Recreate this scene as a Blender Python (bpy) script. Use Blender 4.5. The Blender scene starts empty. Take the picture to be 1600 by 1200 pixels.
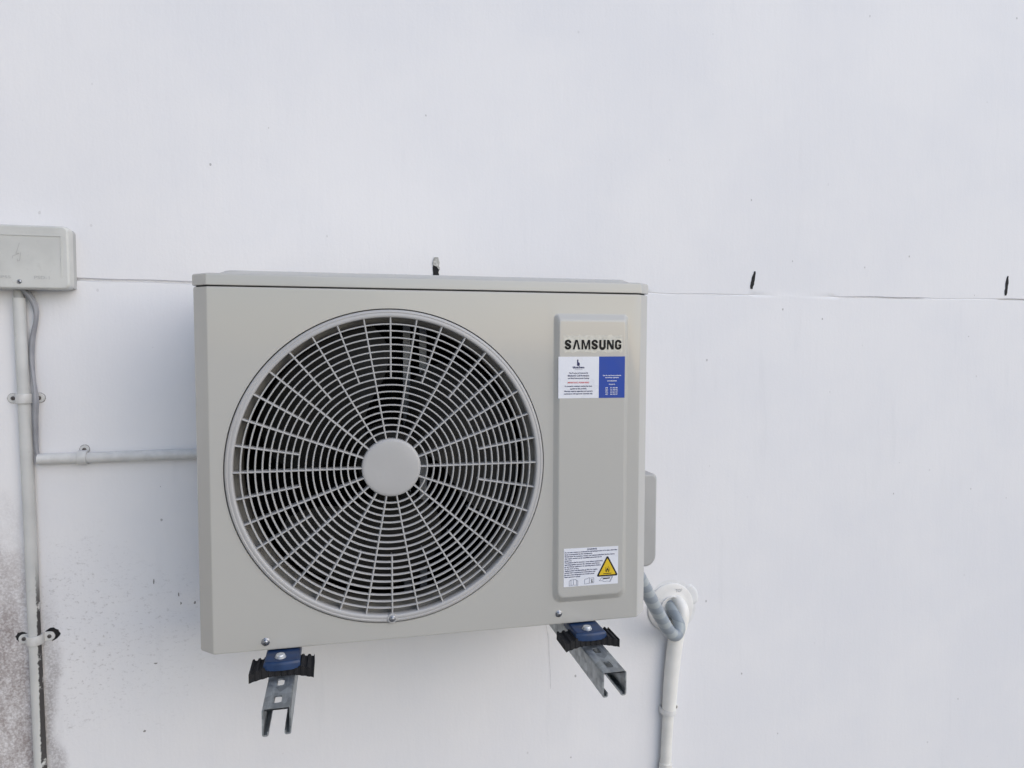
import bpy, bmesh, math, random
from mathutils import Vector, Matrix
from math import sin, cos, pi, radians, hypot, atan2

random.seed(7)
S = bpy.context.scene
COL = S.collection

# ------------------------------------------------------------------ camera
Z0 = 1.0                                   # height of the unit's base above the ground
cam_d = bpy.data.cameras.new('camera')
cam = bpy.data.objects.new('camera', cam_d)
COL.objects.link(cam)
S.camera = cam
cam_d.sensor_fit = 'HORIZONTAL'
cam_d.sensor_width = 36.0
cam_d.lens = 36.0 * 1138.5 / 1600.0
cam_d.clip_start = 0.02
cam_d.clip_end = 2000.0
YAW, PITCH, ROLL = 0.2324, 0.0547, 0.0026
fw = Vector((sin(YAW) * cos(PITCH), cos(YAW) * cos(PITCH), -sin(PITCH)))
rt = Vector((cos(YAW), -sin(YAW), 0.0))
up = rt.cross(fw)
r2 = rt * cos(ROLL) + up * sin(ROLL)
u2 = -rt * sin(ROLL) + up * cos(ROLL)
m = Matrix((r2, u2, -fw)).transposed().to_4x4()
m.translation = Vector((0.2295, -1.2484, 0.5104 + Z0))
cam.matrix_world = m

# ------------------------------------------------------------------ sky, sun, exposure
SUN_EL, SUN_AZ = 29.0, 39.0                # azimuth: degrees to the right of straight out from the wall
W = bpy.data.worlds.new('World')
S.world = W
W.use_nodes = True
nt = W.node_tree
bg = nt.nodes['Background']
sky = nt.nodes.new('ShaderNodeTexSky')
sky.sky_type = 'NISHITA'
sky.sun_disc = False
sky.sun_elevation = radians(SUN_EL)
sky.sun_rotation = radians(180.0 - SUN_AZ)
sky.air_density = 1.0
sky.dust_density = 1.0
hs = nt.nodes.new('ShaderNodeHueSaturation')
hs.inputs['Saturation'].default_value = 1.25
nt.links.new(sky.outputs[0], hs.inputs['Color'])
nt.links.new(hs.outputs[0], bg.inputs['Color'])
bg.inputs['Strength'].default_value = 0.10

sun_d = bpy.data.lights.new('sun', 'SUN')
sun_d.energy = 1.0
sun_d.angle = radians(85.0)
sun_d.color = (1.0, 0.98, 0.985)
sun = bpy.data.objects.new('sun', sun_d)
COL.objects.link(sun)
el, az = radians(SUN_EL), radians(SUN_AZ)
sdir = Vector((sin(az) * cos(el), -cos(az) * cos(el), sin(el)))
sun.rotation_euler = sdir.to_track_quat('Z', 'Y').to_euler()
sun.location = (3, -4, 5)

S.view_settings.view_transform = 'Standard'
S.view_settings.look = 'None'
S.view_settings.gamma = 1.0
S.view_settings.exposure = 0.60
S.cycles.max_bounces = 5
S.cycles.diffuse_bounces = 3
S.cycles.glossy_bounces = 3

# ------------------------------------------------------------------ material helpers
def newmat(name, col, rough=0.5, metal=0.0, coat=0.0, spec=None):
    mt = bpy.data.materials.new(name)
    mt.use_nodes = True
    b = mt.node_tree.nodes['Principled BSDF']
    b.inputs['Base Color'].default_value = (*col, 1)
    b.inputs['Roughness'].default_value = rough
    b.inputs['Metallic'].default_value = metal
    b.inputs['Coat Weight'].default_value = coat
    b.inputs['Coat Roughness'].default_value = 0.15
    if spec is not None:
        b.inputs['Specular IOR Level'].default_value = spec
    return mt

class G:
    """small wrapper to wire nodes"""
    def __init__(s, mt):
        s.t = mt.node_tree
        s.b = s.t.nodes['Principled BSDF']
        s.tc = s.t.nodes.new('ShaderNodeTexCoord')
    def n(s, typ, **kw):
        nd = s.t.nodes.new(typ)
        for k, v in kw.items():
            setattr(nd, k, v)
        return nd
    def l(s, a, b):
        s.t.links.new(a, b)
    def coords(s, scale=(1, 1, 1), out='Object'):
        mp = s.n('ShaderNodeMapping')
        mp.inputs['Scale'].default_value = scale
        s.l(s.tc.outputs[out], mp.inputs['Vector'])
        return mp.outputs[0]
    def noise(s, scale, detail=4, rough=0.55, vec=None, dist=0.0):
        nd = s.n('ShaderNodeTexNoise')
        nd.inputs['Scale'].default_value = scale
        nd.inputs['Detail'].default_value = detail
        nd.inputs['Roughness'].default_value = rough
        nd.inputs['Distortion'].default_value = dist
        s.l(vec if vec is not None else s.tc.outputs['Object'], nd.inputs['Vector'])
        return nd.outputs['Fac']
    def voronoi(s, scale, vec=None, feature='F1', out='Distance', rnd=1.0):
        nd = s.n('ShaderNodeTexVoronoi', feature=feature)
        nd.inputs['Scale'].default_value = scale
        nd.inputs['Randomness'].default_value = rnd
        s.l(vec if vec is not None else s.tc.outputs['Object'], nd.inputs['Vector'])
        return nd.outputs[out]
    def ramp(s, v, a, b, lo=0.0, hi=1.0):
        nd = s.n('ShaderNodeMapRange')
        nd.interpolation_type = 'SMOOTHSTEP'
        nd.inputs['From Min'].default_value = a
        nd.inputs['From Max'].default_value = b
        nd.inputs['To Min'].default_value = lo
        nd.inputs['To Max'].default_value = hi
        s.l(v, nd.inputs['Value'])
        return nd.outputs[0]
    def math(s, op, a, b=None):
        nd = s.n('ShaderNodeMath', operation=op)
        for i, v in enumerate((a, b)):
            if v is None:
                continue
            if isinstance(v, (int, float)):
                nd.inputs[i].default_value = v
            else:
                s.l(v, nd.inputs[i])
        return nd.outputs[0]
    def mix(s, fac, a, b):
        nd = s.n('ShaderNodeMix', data_type='RGBA')
        for sock, v in ((nd.inputs[0], fac), (nd.inputs[6], a), (nd.inputs[7], b)):
            if isinstance(v, (int, float)):
                sock.default_value = v
            elif isinstance(v, tuple):
                sock.default_value = (*v, 1)
            else:
                s.l(v, sock)
        return nd.outputs[2]
    def xyz(s):
        nd = s.n('ShaderNodeSeparateXYZ')
        s.l(s.tc.outputs['Object'], nd.inputs[0])
        return nd.outputs
    def color(s, v):
        s.l(v, s.b.inputs['Base Color'])
    def rough(s, v):
        s.l(v, s.b.inputs['Roughness'])
    def bump(s, h, strength=0.2, dist=0.001, prev=None):
        nd = s.n('ShaderNodeBump')
        nd.inputs['Strength'].default_value = strength
        nd.inputs['Distance'].default_value = dist
        s.l(h, nd.inputs['Height'])
        if prev is not None:
            s.l(prev, nd.inputs['Normal'])
        s.l(nd.outputs[0], s.b.inputs['Normal'])
        return nd.outputs[0]

def worn(name, col, rough=0.5, var=0.06, scale=14.0, dirt=0.0, dirtcol=(0.12, 0.11, 0.1), bump=0.1, bscale=120.0,
         metal=0.0, coat=0.0):
    mt = newmat(name, col, rough, metal, coat)
    g = G(mt)
    n1 = g.noise(scale, 3)
    dark = tuple(c * (1 - var) for c in col)
    lite = tuple(min(1, c * (1 + var)) for c in col)
    c = g.mix(g.ramp(n1, 0.3, 0.7), dark, lite)
    if dirt > 0:
        n2 = g.noise(scale * 4.0, 4, 0.7)
        c = g.mix(g.ramp(n2, 0.54, 0.8, 0, dirt), c, dirtcol)
    g.color(c)
    g.rough(g.ramp(n1, 0.3, 0.7, max(0.02, rough - 0.06), min(1, rough + 0.08)))
    if bump > 0:
        g.bump(g.noise(bscale, 2), bump, 0.0006)
    return mt

# ------------------------------------------------------------------ materials
def mat_wall():
    mt = newmat('white_wall_paint', (0.80, 0.80, 0.80), 0.6)
    g = G(mt)
    x, y, z = g.xyz()          # object space of the wall = world
    big = g.noise(4.0, 4)
    base = g.mix(g.ramp(big, 0.3, 0.7), (0.772, 0.774, 0.80), (0.81, 0.807, 0.822))
    fine = g.noise(110, 4, 0.75, g.coords((1, 1, 1.6)))
    # tiny chips and splashes of dark
    vo = g.n('ShaderNodeTexVoronoi', voronoi_dimensions='2D')
    flat = g.n('ShaderNodeCombineXYZ')
    g.l(x, flat.inputs[0]); g.l(g.math('MULTIPLY', z, 0.75), flat.inputs[1])
    vo.inputs['Scale'].default_value = 9.0
    g.l(flat.outputs[0], vo.inputs['Vector'])
    cell = g.n('ShaderNodeSeparateColor')
    g.l(vo.outputs['Color'], cell.inputs[0])
    dd = g.math('ADD', vo.outputs['Distance'], g.math('MULTIPLY', g.math('SUBTRACT', fine, 0.5), 0.03))
    size = g.ramp(cell.outputs[1], 0.0, 1.0, 0.006, 0.022)
    spot = g.math('LESS_THAN', dd, size)
    spot = g.math('MULTIPLY', spot, g.math('GREATER_THAN', cell.outputs[0], 0.68))
    base = g.mix(g.math('MULTIPLY', spot, g.ramp(cell.outputs[2], 0, 1, 0.10, 0.6)), base, (0.22, 0.21, 0.21))
    # scuffs of paint dragged over the plaster
    streak = g.noise(1.0, 3, 0.6, g.coords((26, 1, 3.0)))
    base = g.mix(g.ramp(streak, 0.60, 0.78, 0, 0.12), base, (0.60, 0.61, 0.64))
    # mould at the lower left: left of the conduit heavy, right of it faint
    wob = g.math('SUBTRACT', g.noise(6, 3, 0.6), 0.5)
    edge = g.math('ADD', x, g.math('MULTIPLY', wob, 0.10))
    zz = g.math('ADD', z, g.math('MULTIPLY', wob, 0.40))
    left = g.ramp(edge, -0.385, -0.355, 1, 0)
    heavy = g.math('MULTIPLY', left, g.ramp(zz, Z0 - 0.08, Z0 + 0.24, 1, 0))
    blot = g.ramp(g.noise(30, 4, 0.68, g.coords((1, 1, 0.45))), 0.30, 0.62)
    grain = g.ramp(g.noise(240, 3, 0.7), 0.36, 0.60)
    hv = g.math('MULTIPLY', heavy, g.math('ADD', g.math('ADD', 0.14, g.math('MULTIPLY', grain, 0.36)), g.math('MULTIPLY', blot, 0.32)))
    base = g.mix(hv, base, (0.20, 0.155, 0.145))
    mid = g.math('MULTIPLY', g.ramp(edge, -0.32, 0.10, 1, 0), g.ramp(g.math('ABSOLUTE', g.math('SUBTRACT', zz, Z0 - 0.08)), 0.02, 0.26, 1, 0))
    base = g.mix(g.math('MULTIPLY', g.math('MULTIPLY', mid, g.ramp(fine, 0.54, 0.72)), 0.5), base, (0.22, 0.2, 0.2))
    # grime smear hugging the right of the vertical conduit
    gx = g.ramp(g.math('ABSOLUTE', g.math('ADD', edge, 0.345)), 0.002, 0.030, 1, 0)
    gr = g.math('MULTIPLY', gx, g.ramp(z, Z0 - 0.20, Z0 + 0.06, 1, 0.0))
    gr = g.math('MULTIPLY', gr, g.math('ADD', 0.35, g.math('MULTIPLY', grain, 0.55)))
    base = g.mix(g.math('MULTIPLY', gr, 0.6), base, (0.17, 0.14, 0.14))
    g.color(base)
    g.b.inputs['Roughness'].default_value = 0.58
    n = g.bump(g.noise(1.0, 3, 0.6, g.coords((60, 30, 11))), 0.30, 0.0012)
    g.bump(g.noise(170, 2, 0.6), 0.22, 0.0010, n)
    return mt

def mat_unit():
    mt = newmat('beige_grey_powder_coat', (0.47, 0.468, 0.445), 0.32, 0.0, 0.8)
    mt.node_tree.nodes['Principled BSDF'].inputs['Coat Roughness'].default_value = 0.11
    g = G(mt)
    c = g.mix(g.noise(2.5, 2), (0.445, 0.440, 0.415), (0.475, 0.468, 0.440))
    g.color(c)
    g.bump(g.noise(700, 1), 0.05, 0.0003)
    return mt

def mat_galv():
    mt = newmat('galvanised_steel', (0.42, 0.44, 0.45), 0.42, 0.85)
    g = G(mt)
    v = g.voronoi(70.0, out='Color')
    sp = g.n('ShaderNodeSeparateColor')
    g.l(v, sp.inputs[0])
    c = g.mix(sp.outputs[0], (0.28, 0.30, 0.315), (0.46, 0.49, 0.51))
    st = g.noise(1.0, 5, 0.65, g.coords((160, 9, 60)))
    c = g.mix(g.ramp(st, 0.5, 0.72, 0, 0.5), c, (0.62, 0.66, 0.67))
    c = g.mix(g.ramp(g.noise(45, 6, 0.7), 0.56, 0.72, 0, 0.6), c, (0.12, 0.13, 0.14))
    g.color(c)
    g.rough(g.ramp(g.noise(60, 4), 0.3, 0.7, 0.32, 0.6))
    g.bump(g.noise(260, 3), 0.1, 0.0005)
    return mt

def mat_conduit():
    mt = newmat('painted_conduit', (0.66, 0.66, 0.645), 0.45)
    g = G(mt)
    x, y, z = g.xyz()
    c = g.mix(g.ramp(g.noise(12, 5), 0.3, 0.7), (0.52, 0.53, 0.525), (0.60, 0.605, 0.595))
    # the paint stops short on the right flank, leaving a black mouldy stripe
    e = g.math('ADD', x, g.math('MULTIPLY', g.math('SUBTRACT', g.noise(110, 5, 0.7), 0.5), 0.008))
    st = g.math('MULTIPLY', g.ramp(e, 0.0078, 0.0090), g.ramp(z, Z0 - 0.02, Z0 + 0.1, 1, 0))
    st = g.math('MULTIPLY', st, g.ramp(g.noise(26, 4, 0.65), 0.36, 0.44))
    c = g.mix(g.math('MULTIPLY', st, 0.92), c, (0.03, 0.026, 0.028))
    g.l(g.ramp(st, 0, 1, 0.5, 0.05), g.b.inputs['Specular IOR Level'])
    c = g.mix(g.ramp(g.noise(70, 7, 0.7), 0.60, 0.75, 0, 0.35), c, (0.30, 0.28, 0.25))
    g.color(c)
    g.bump(g.noise(90, 4), 0.15, 0.0008)
    return mt

M = {}
M['wall'] = mat_wall()
M['unit'] = mat_unit()
M['galv'] = mat_galv()
M['conduit'] = mat_conduit()
M['grille'] = worn('grille_plastic', (0.44, 0.437, 0.435), 0.42, 0.04, 10, 0.06, bump=0.05)
M['hollow'] = worn('dark_sheet_metal', (0.016, 0.016, 0.018), 0.6, 0.15, 20, 0.2)
M['bell'] = worn('fan_shroud_steel', (0.26, 0.25, 0.23), 0.45, 0.1, 10, 0.2)
M['fan'] = worn('fan_plastic', (0.012, 0.012, 0.011), 0.6, 0.2, 10, 0.25, (0.035, 0.03, 0.027))
M['coil'] = worn('condenser_fins', (0.022, 0.024, 0.032), 0.6, 0.2, 30, 0.0)
M['rail'] = worn('motor_rail_steel', (0.34, 0.35, 0.37), 0.42, 0.15, 20, 0.2, metal=0.5)
M['screw'] = worn('screw_steel', (0.34, 0.35, 0.38), 0.3, 0.2, 300, 0.2, metal=0.9)
M['screw_dark'] = worn('rusty_screw', (0.10, 0.09, 0.085), 0.6, 0.3, 300, 0.4)
M['bolt'] = worn('zinc_bolt', (0.62, 0.64, 0.66), 0.38, 0.15, 250, 0.3, (0.3, 0.3, 0.3), metal=0.7)
M['rubber'] = worn('black_rubber', (0.008, 0.008, 0.010), 0.8, 0.2, 60, 0.2, (0.03, 0.03, 0.03), bump=0.2, bscale=400)
M['blue'] = worn('blue_foot_paint', (0.010, 0.034, 0.10), 0.4, 0.2, 50, 0.25, (0.02, 0.03, 0.06), bump=0.1)
M['ink'] = newmat('black_letter_ink', (0.006, 0.006, 0.007), 0.5, spec=0.2)
M['film'] = worn('torn_clear_film', (0.56, 0.55, 0.50), 0.12, 0.1, 120, 0.3, (0.75, 0.72, 0.62), bump=0.9, bscale=260)
M['sticker'] = worn('sticker_white', (0.74, 0.76, 0.82), 0.3, 0.02, 20, bump=0.03)
M['sblue'] = worn('sticker_blue', (0.002, 0.048, 0.34), 0.5, 0.05, 20, bump=0.03)
M['navy'] = newmat('navy_print', (0.010, 0.012, 0.09), 0.5)
M['red'] = newmat('red_print', (0.62, 0.06, 0.07), 0.4)
M['wprint'] = newmat('white_print', (0.75, 0.77, 0.83), 0.4)
M['yellow'] = newmat('warning_yellow', (0.72, 0.50, 0.02), 0.35)
M['black'] = newmat('black_print', (0.012, 0.012, 0.014), 0.4)
M['grey_ink'] = newmat('grey_print', (0.12, 0.13, 0.2), 0.4)
M['box'] = worn('aged_box_plastic', (0.555, 0.56, 0.54), 0.5, 0.07, 16, 0.28, (0.36, 0.36, 0.35), bump=0.15, bscale=60)
M['box_base'] = worn('aged_box_base_plastic', (0.42, 0.425, 0.42), 0.55, 0.08, 16, 0.3, (0.3, 0.3, 0.3))
M['saddle'] = worn('saddle_plastic', (0.62, 0.62, 0.61), 0.45, 0.06, 60, 0.25, (0.25, 0.23, 0.2), bump=0.15)
M['cable'] = worn('grey_cable', (0.30, 0.305, 0.33), 0.42, 0.12, 30, 0.3, (0.2, 0.2, 0.2))
M['white_pvc'] = worn('white_pvc', (0.72, 0.715, 0.70), 0.38, 0.04, 30, 0.2, (0.5, 0.48, 0.42), bump=0.2, bscale=60)
M['sleeve'] = worn('white_sleeve_plastic', (0.82, 0.81, 0.775), 0.34, 0.03, 30, 0.15, (0.5, 0.48, 0.42), bump=0.2, bscale=60)
M['cream_pvc'] = worn('cream_pvc', (0.76, 0.75, 0.715), 0.40, 0.05, 30, 0.3, (0.45, 0.43, 0.38), bump=0.15)
M['sealant'] = worn('white_sealant', (0.72, 0.725, 0.73), 0.5, 0.05, 30, bump=0.4, bscale=80)
M['cover'] = worn('valve_cover_plastic', (0.40, 0.40, 0.395), 0.4, 0.04, 10)
M['markpaint'] = worn('black_marker', (0.008, 0.008, 0.010), 0.8, 0.3, 200)
M['cream_render'] = worn('cream_render', (0.78, 0.74, 0.66), 0.8, 0.05, 3, bump=0.3, bscale=200)
M['crack'] = worn('dusty_crack', (0.60, 0.60, 0.62), 0.7, 0.1, 100)
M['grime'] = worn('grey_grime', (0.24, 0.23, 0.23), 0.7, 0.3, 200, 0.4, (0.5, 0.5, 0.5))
M['chip'] = worn('chipped_filler', (0.45, 0.45, 0.43), 0.7, 0.3, 200, 0.7, (0.1, 0.1, 0.1), bump=0.5)

def mat_tape():
    mt = newmat('grey_wrap_tape', (0.4, 0.44, 0.47), 0.38)
    g = G(mt)
    uv = g.n('ShaderNodeUVMap')
    sx = g.n('ShaderNodeSeparateXYZ')
    g.l(uv.outputs[0], sx.inputs[0])
    # u runs round the tube, v along it in metres: a helical wrap
    s = g.math('ADD', g.math('MULTIPLY', sx.outputs[1], 23.0), sx.outputs[0])
    f = g.math('FRACT', s)
    c = g.mix(g.ramp(f, 0.42, 0.50), (0.39, 0.425, 0.44), (0.27, 0.305, 0.345))
    c = g.mix(g.ramp(g.noise(40, 5), 0.35, 0.7, 0, 0.4), c, (0.30, 0.35, 0.39))
    g.color(c)
    n = g.bump(g.ramp(f, 0.44, 0.5), 0.6, 0.0012)
    g.bump(g.noise(130, 4), 0.3, 0.0012, n)
    return mt
M['tape'] = mat_tape()

def mat_ground():
    mt = newmat('worn_concrete', (0.2, 0.2, 0.2), 0.85)
    g = G(mt)
    c = g.mix(g.ramp(g.noise(0.8, 6), 0.3, 0.7), (0.19, 0.188, 0.185), (0.25, 0.246, 0.24))
    c = g.mix(g.ramp(g.voronoi(90), 0.0, 0.5, 0.35, 0), c, (0.36, 0.36, 0.35))
    g.color(c)
    g.bump(g.noise(120, 2), 0.6, 0.004)
    return mt
def mat_paving():
    mt = newmat('pale_concrete', (0.36, 0.35, 0.33), 0.8)
    g = G(mt)
    c = g.mix(g.ramp(g.noise(1.5, 7), 0.3, 0.7), (0.30, 0.29, 0.275), (0.41, 0.40, 0.38))
    g.color(c)
    g.bump(g.noise(60, 5), 0.4, 0.003)
    return mt
M['ground'] = mat_ground()
M['paving'] = mat_paving()

# ------------------------------------------------------------------ mesh helpers
class MB:
    def __init__(s):
        s.v = []; s.f = []; s.uv = {}
    def add(s, vs, fs):
        o = len(s.v)
        s.v += [tuple(p) for p in vs]
        s.f += [tuple(i + o for i in f) for f in fs]
        return o
    def box(s, x0, x1, y0, y1, z0, z1):
        s.add([(x0, y0, z0), (x1, y0, z0), (x1, y1, z0), (x0, y1, z0), (x0, y0, z1), (x1, y0, z1), (x1, y1, z1), (x0, y1, z1)],
              [(0, 3, 2, 1), (4, 5, 6, 7), (0, 1, 5, 4), (1, 2, 6, 5), (2, 3, 7, 6), (3, 0, 4, 7)])
    def loft(s, loops, close=True, cap0=False, cap1=False):
        n = len(loops[0]); o = len(s.v)
        for L in loops:
            s.v += [tuple(p) for p in L]
        for k in range(len(loops) - 1):
            for i in range(n if close else n - 1):
                j = (i + 1) % n
                s.f.append((o + k * n + i, o + k * n + j, o + (k + 1) * n + j, o + (k + 1) * n + i))
        if cap0:
            s.f.append(tuple(o + i for i in reversed(range(n))))
        if cap1:
            s.f.append(tuple(o + (len(loops) - 1) * n + i for i in range(n)))
    def revolve_y(s, cx, cz, prof, n=96, closed=False):
        """prof: list of (radius, y); revolve about the Y axis through cx, cz"""
        loops = []
        for r, y in prof:
            loops.append([(cx + r * cos(2 * pi * i / n), y, cz + r * sin(2 * pi * i / n)) for i in range(n)])
        if closed:
            loops.append(loops[0])
        s.loft(loops)
    def disc_y(s, cx, cz, prof, n=48):
        """like revolve_y, first point closed by a cap"""
        loops = []
        for r, y in prof:
            loops.append([(cx + r * cos(2 * pi * i / n), y, cz + r * sin(2 * pi * i / n)) for i in range(n)])
        s.loft(loops, cap0=True, cap1=True)
    def poly_y(s, pts, y, back=None):
        """flat polygon in XZ facing -Y, optionally with thickness to y = back"""
        n = len(pts); o = len(s.v)
        s.v += [(x, y, z) for x, z in pts]
        s.f.append(tuple(o + i for i in range(n)))
        if back is not None:
            s.v += [(x, back, z) for x, z in pts]
            for i in range(n):
                j = (i + 1) % n
                s.f.append((o + i, o + j, o + n + j, o + n + i))
            s.f.append(tuple(o + n + i for i in reversed(range(n))))
    def build(s, name, mat, parent=None, origin=None, smooth=35, wn=False, fix=True):
        og = Vector(origin) if origin is not None else (Vector(parent['_o']) if parent is not None and '_o' in parent else Vector((0, 0, 0)))
        me = bpy.data.meshes.new(name)
        me.from_pydata([tuple(Vector(p) - og) for p in s.v], [], s.f)
        if fix:
            bm = bmesh.new(); bm.from_mesh(me)
            bmesh.ops.remove_doubles(bm, verts=bm.verts, dist=1e-6)
            bmesh.ops.recalc_face_normals(bm, faces=bm.faces)
            bm.to_mesh(me); bm.free()
        me.materials.append(M[mat])
        if smooth:
            me.shade_smooth()
            me.set_sharp_from_angle(angle=radians(smooth))
        ob = bpy.data.objects.new(name, me)
        COL.objects.link(ob)
        ob['_o'] = tuple(og)
        if parent is not None:
            ob.parent = parent
        else:
            ob.location = og + Vector((0, 0, Z0))
        if wn:
            md = ob.modifiers.new('weighted_normals', 'WEIGHTED_NORMAL')
            md.keep_sharp = True
        return ob

def thing(name, loc, label, cat, group=None):
    o = bpy.data.objects.new(name, None)
    COL.objects.link(o)
    o.empty_display_size = 0.05
    o.location = Vector(loc) + Vector((0, 0, Z0))
    o['_o'] = tuple(loc)
    return tag(o, label, cat, group)

def tag(o, label, cat, group=None):
    o['label'] = label
    o['category'] = cat
    if group:
        o['group'] = group
    return o

def catmull(pts, per=8):
    P = [Vector(p) for p in pts]
    P = [P[0] * 2 - P[1]] + P + [P[-1] * 2 - P[-2]]
    out = []
    for i in range(1, len(P) - 2):
        for k in range(per):
            t = k / per
            a, b, c, d = P[i - 1], P[i], P[i + 1], P[i + 2]
            out.append(0.5 * ((2 * b) + (c - a) * t + (2 * a - 5 * b + 4 * c - d) * t * t + (3 * b - a - 3 * c + d) * t ** 3))
    out.append(P[-2])
    return out

def tube_loops(path, r, n=16):
    P = [Vector(p) for p in path]
    T = [(P[min(i + 1, len(P) - 1)] - P[max(i - 1, 0)]).normalized() for i in range(len(P))]
    up = Vector((0, 1, 0)) if abs(T[0].y) < 0.9 else Vector((1, 0, 0))
    N = (up - T[0] * up.dot(T[0])).normalized()
    loops = []
    for i, p in enumerate(P):
        N = (N - T[i] * N.dot(T[i])).normalized()
        B = T[i].cross(N)
        rr = r[i] if isinstance(r, (list, tuple)) else r
        loops.append([p + (N * cos(2 * pi * k / n) + B * sin(2 * pi * k / n)) * rr for k in range(n)])
    return loops

def tube(mb, path, r, n=16, wall=None):
    L = tube_loops(path, r, n)
    if wall:
        Li = tube_loops(path, (r - wall) if not isinstance(r, (list, tuple)) else [q - wall for q in r], n)
        loops = L + list(reversed(Li)) + [L[0]]
        mb.loft(loops)
    else:
        mb.loft(L, cap0=True, cap1=True)

def rrect(x0, x1, z0, z1, r, n=6):
    """rounded rectangle; r a number or 4 radii (BL, BR, TR, TL), counter-clockwise from lower left"""
    rs = r if isinstance(r, (list, tuple)) else (r,) * 4
    cs = [(x0 + rs[0], z0 + rs[0], pi, rs[0]), (x1 - rs[1], z0 + rs[1], 1.5 * pi, rs[1]),
          (x1 - rs[2], z1 - rs[2], 0, rs[2]), (x0 + rs[3], z1 - rs[3], 0.5 * pi, rs[3])]
    out = []
    for cx, cz, a, q in cs:
        for k in range(n + 1):
            t = a + 0.5 * pi * k / n
            out.append((cx + q * cos(t), cz + q * sin(t)))
    return out

def ray_poly(c, ang, poly):
    dx, dz = cos(ang), sin(ang)
    best = None
    for i in range(len(poly)):
        ax, az_ = poly[i]; bx, bz = poly[(i + 1) % len(poly)]
        ex, ez = bx - ax, bz - az_
        den = dx * ez - dz * ex
        if abs(den) < 1e-12:
            continue
        t = ((ax - c[0]) * ez - (az_ - c[1]) * ex) / den
        u = ((ax - c[0]) * dz - (az_ - c[1]) * dx) / den
        if t > 0 and -1e-6 <= u <= 1 + 1e-6:
            best = t if best is None else max(best, t)
    return (c[0] + dx * best, c[1] + dz * best)

def plate_with_hole(rect, loop, c):
    """matching outer (rectangle) and inner loops of points, by angle about c"""
    x0, x1, z0, z1 = rect
    R = [(x0, z0), (x1, z0), (x1, z1), (x0, z1)]
    angs = sorted(set([round(atan2(p[1] - c[1], p[0] - c[0]), 7) for p in loop + R]))
    return [ray_poly(c, a, R) for a in angs], [ray_poly(c, a, loop) for a in angs]

def text_mesh(mb, body, x, z, y, width=None, height=None, align='LEFT', bold=0.0, size=None, shear=0.0, depth=0.0):
    """lettering in the XZ plane facing -Y; x, z = left (or centre) and baseline"""
    cu = bpy.data.curves.new('lettering', 'FONT')
    cu.body = body
    cu.size = 1.0
    cu.offset = bold
    cu.resolution_u = 3
    ob = bpy.data.objects.new('lettering', cu)
    me = bpy.data.meshes.new_from_object(ob)
    vs = [v.co.copy() for v in me.vertices]
    fs = [tuple(p.vertices) for p in me.polygons]
    bpy.data.objects.remove(ob); bpy.data.curves.remove(cu); bpy.data.meshes.remove(me)
    if not vs:
        return
    xa, xb = min(v.x for v in vs), max(v.x for v in vs)
    za, zb = min(v.y for v in vs), max(v.y for v in vs)
    if size is not None:
        sx = sz = size
        if width is not None:
            sx = min(sx, width / (xb - xa))
    else:
        sx = width / (xb - xa) if width else height / (zb - za)
        sz = height / (zb - za) if height else sx
    zoff = za if size is None else 0.0
    off = {'LEFT': xa, 'CENTER': (xa + xb) / 2, 'RIGHT': xb}[align]
    mb.add([(x + (v.x - off) * sx + shear * (v.y - zoff) * sz, y, z + (v.y - zoff) * sz) for v in vs], fs)

def line_y(mb, pts, y, w, closed=False):
    """thin printed line along points in XZ"""
    n = len(pts)
    for i in range(n if closed else n - 1):
        a, b = pts[i], pts[(i + 1) % n]
        dx, dz = b[0] - a[0], b[1] - a[1]
        L = hypot(dx, dz) or 1
        nx, nz = -dz / L * w / 2, dx / L * w / 2
        mb.add([(a[0] - nx, y, a[1] - nz), (b[0] - nx, y, b[1] - nz), (b[0] + nx, y, b[1] + nz), (a[0] + nx, y, a[1] + nz)], [(0, 1, 2, 3)])

# ------------------------------------------------------------------ ground and wall
GY = 0.36                                        # wall plane
mb = MB(); mb.add([(-300, 300, -Z0), (300, 300, -Z0), (300, -300, -Z0), (-300, -300, -Z0)], [(0, 1, 2, 3)])
gnd = mb.build('ground', 'ground'); gnd['kind'] = 'structure'
mb = MB(); mb.box(-14, 16, -16, -2.6, -Z0 + 0.002, -Z0 + 0.05)
pv = mb.build('added_pavement', 'paving'); pv['kind'] = 'structure'  # unseen paler slab, added so the bounced light varies up the wall

def groove_z(x):
    return 0.6335 + 0.0022 * cos(x * 2.1 + 0.6) + 0.0007 * sin(x * 17) + 0.0005 * sin(x * 41 + 1)
mb = MB()
X0, X1, ZT, ZB = -3.2, 6.5, 2.3, -Z0 - 0.3
xs = [X0, -1.5] + [-0.7 + 0.02 * i for i in range(160)] + [3.5, X1]
rows = []
for x in xs:
    gz = groove_z(x)
    deep = 0.0075 * max(0.0, min(1.0, 0.75 + 0.6 * sin(x * 3.1 + 1.2) + 0.25 * sin(x * 13)))
    if 1.28 < x < 1.46 or 1.70 < x < 1.95:       # filled with paint here
        deep *= 0.25
    hw = 0.0030 if x < 0 else 0.0019
    lip = 0.0007 * min(1.0, deep / 0.003)
    rows.append([(x, GY, ZT), (x, GY, gz + 0.012), (x, GY + 0.0002, gz + hw), (x, GY + deep, gz + hw * 0.4), (x, GY + deep, gz - hw * 0.6),
                 (x, GY - lip, gz - hw * 1.3), (x, GY - lip * 1.1, gz - 0.008), (x, GY, gz - 0.06), (x, GY, ZB)])
mb.loft(rows, close=False)
mb.box(X0, X1, GY + 0.012, GY + 0.22, ZB, ZT)
mb.add([(X0, GY, ZT), (X1, GY, ZT), (X1, GY + 0.012, ZT), (X0, GY + 0.012, ZT)], [(0, 1, 2, 3)])
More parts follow.
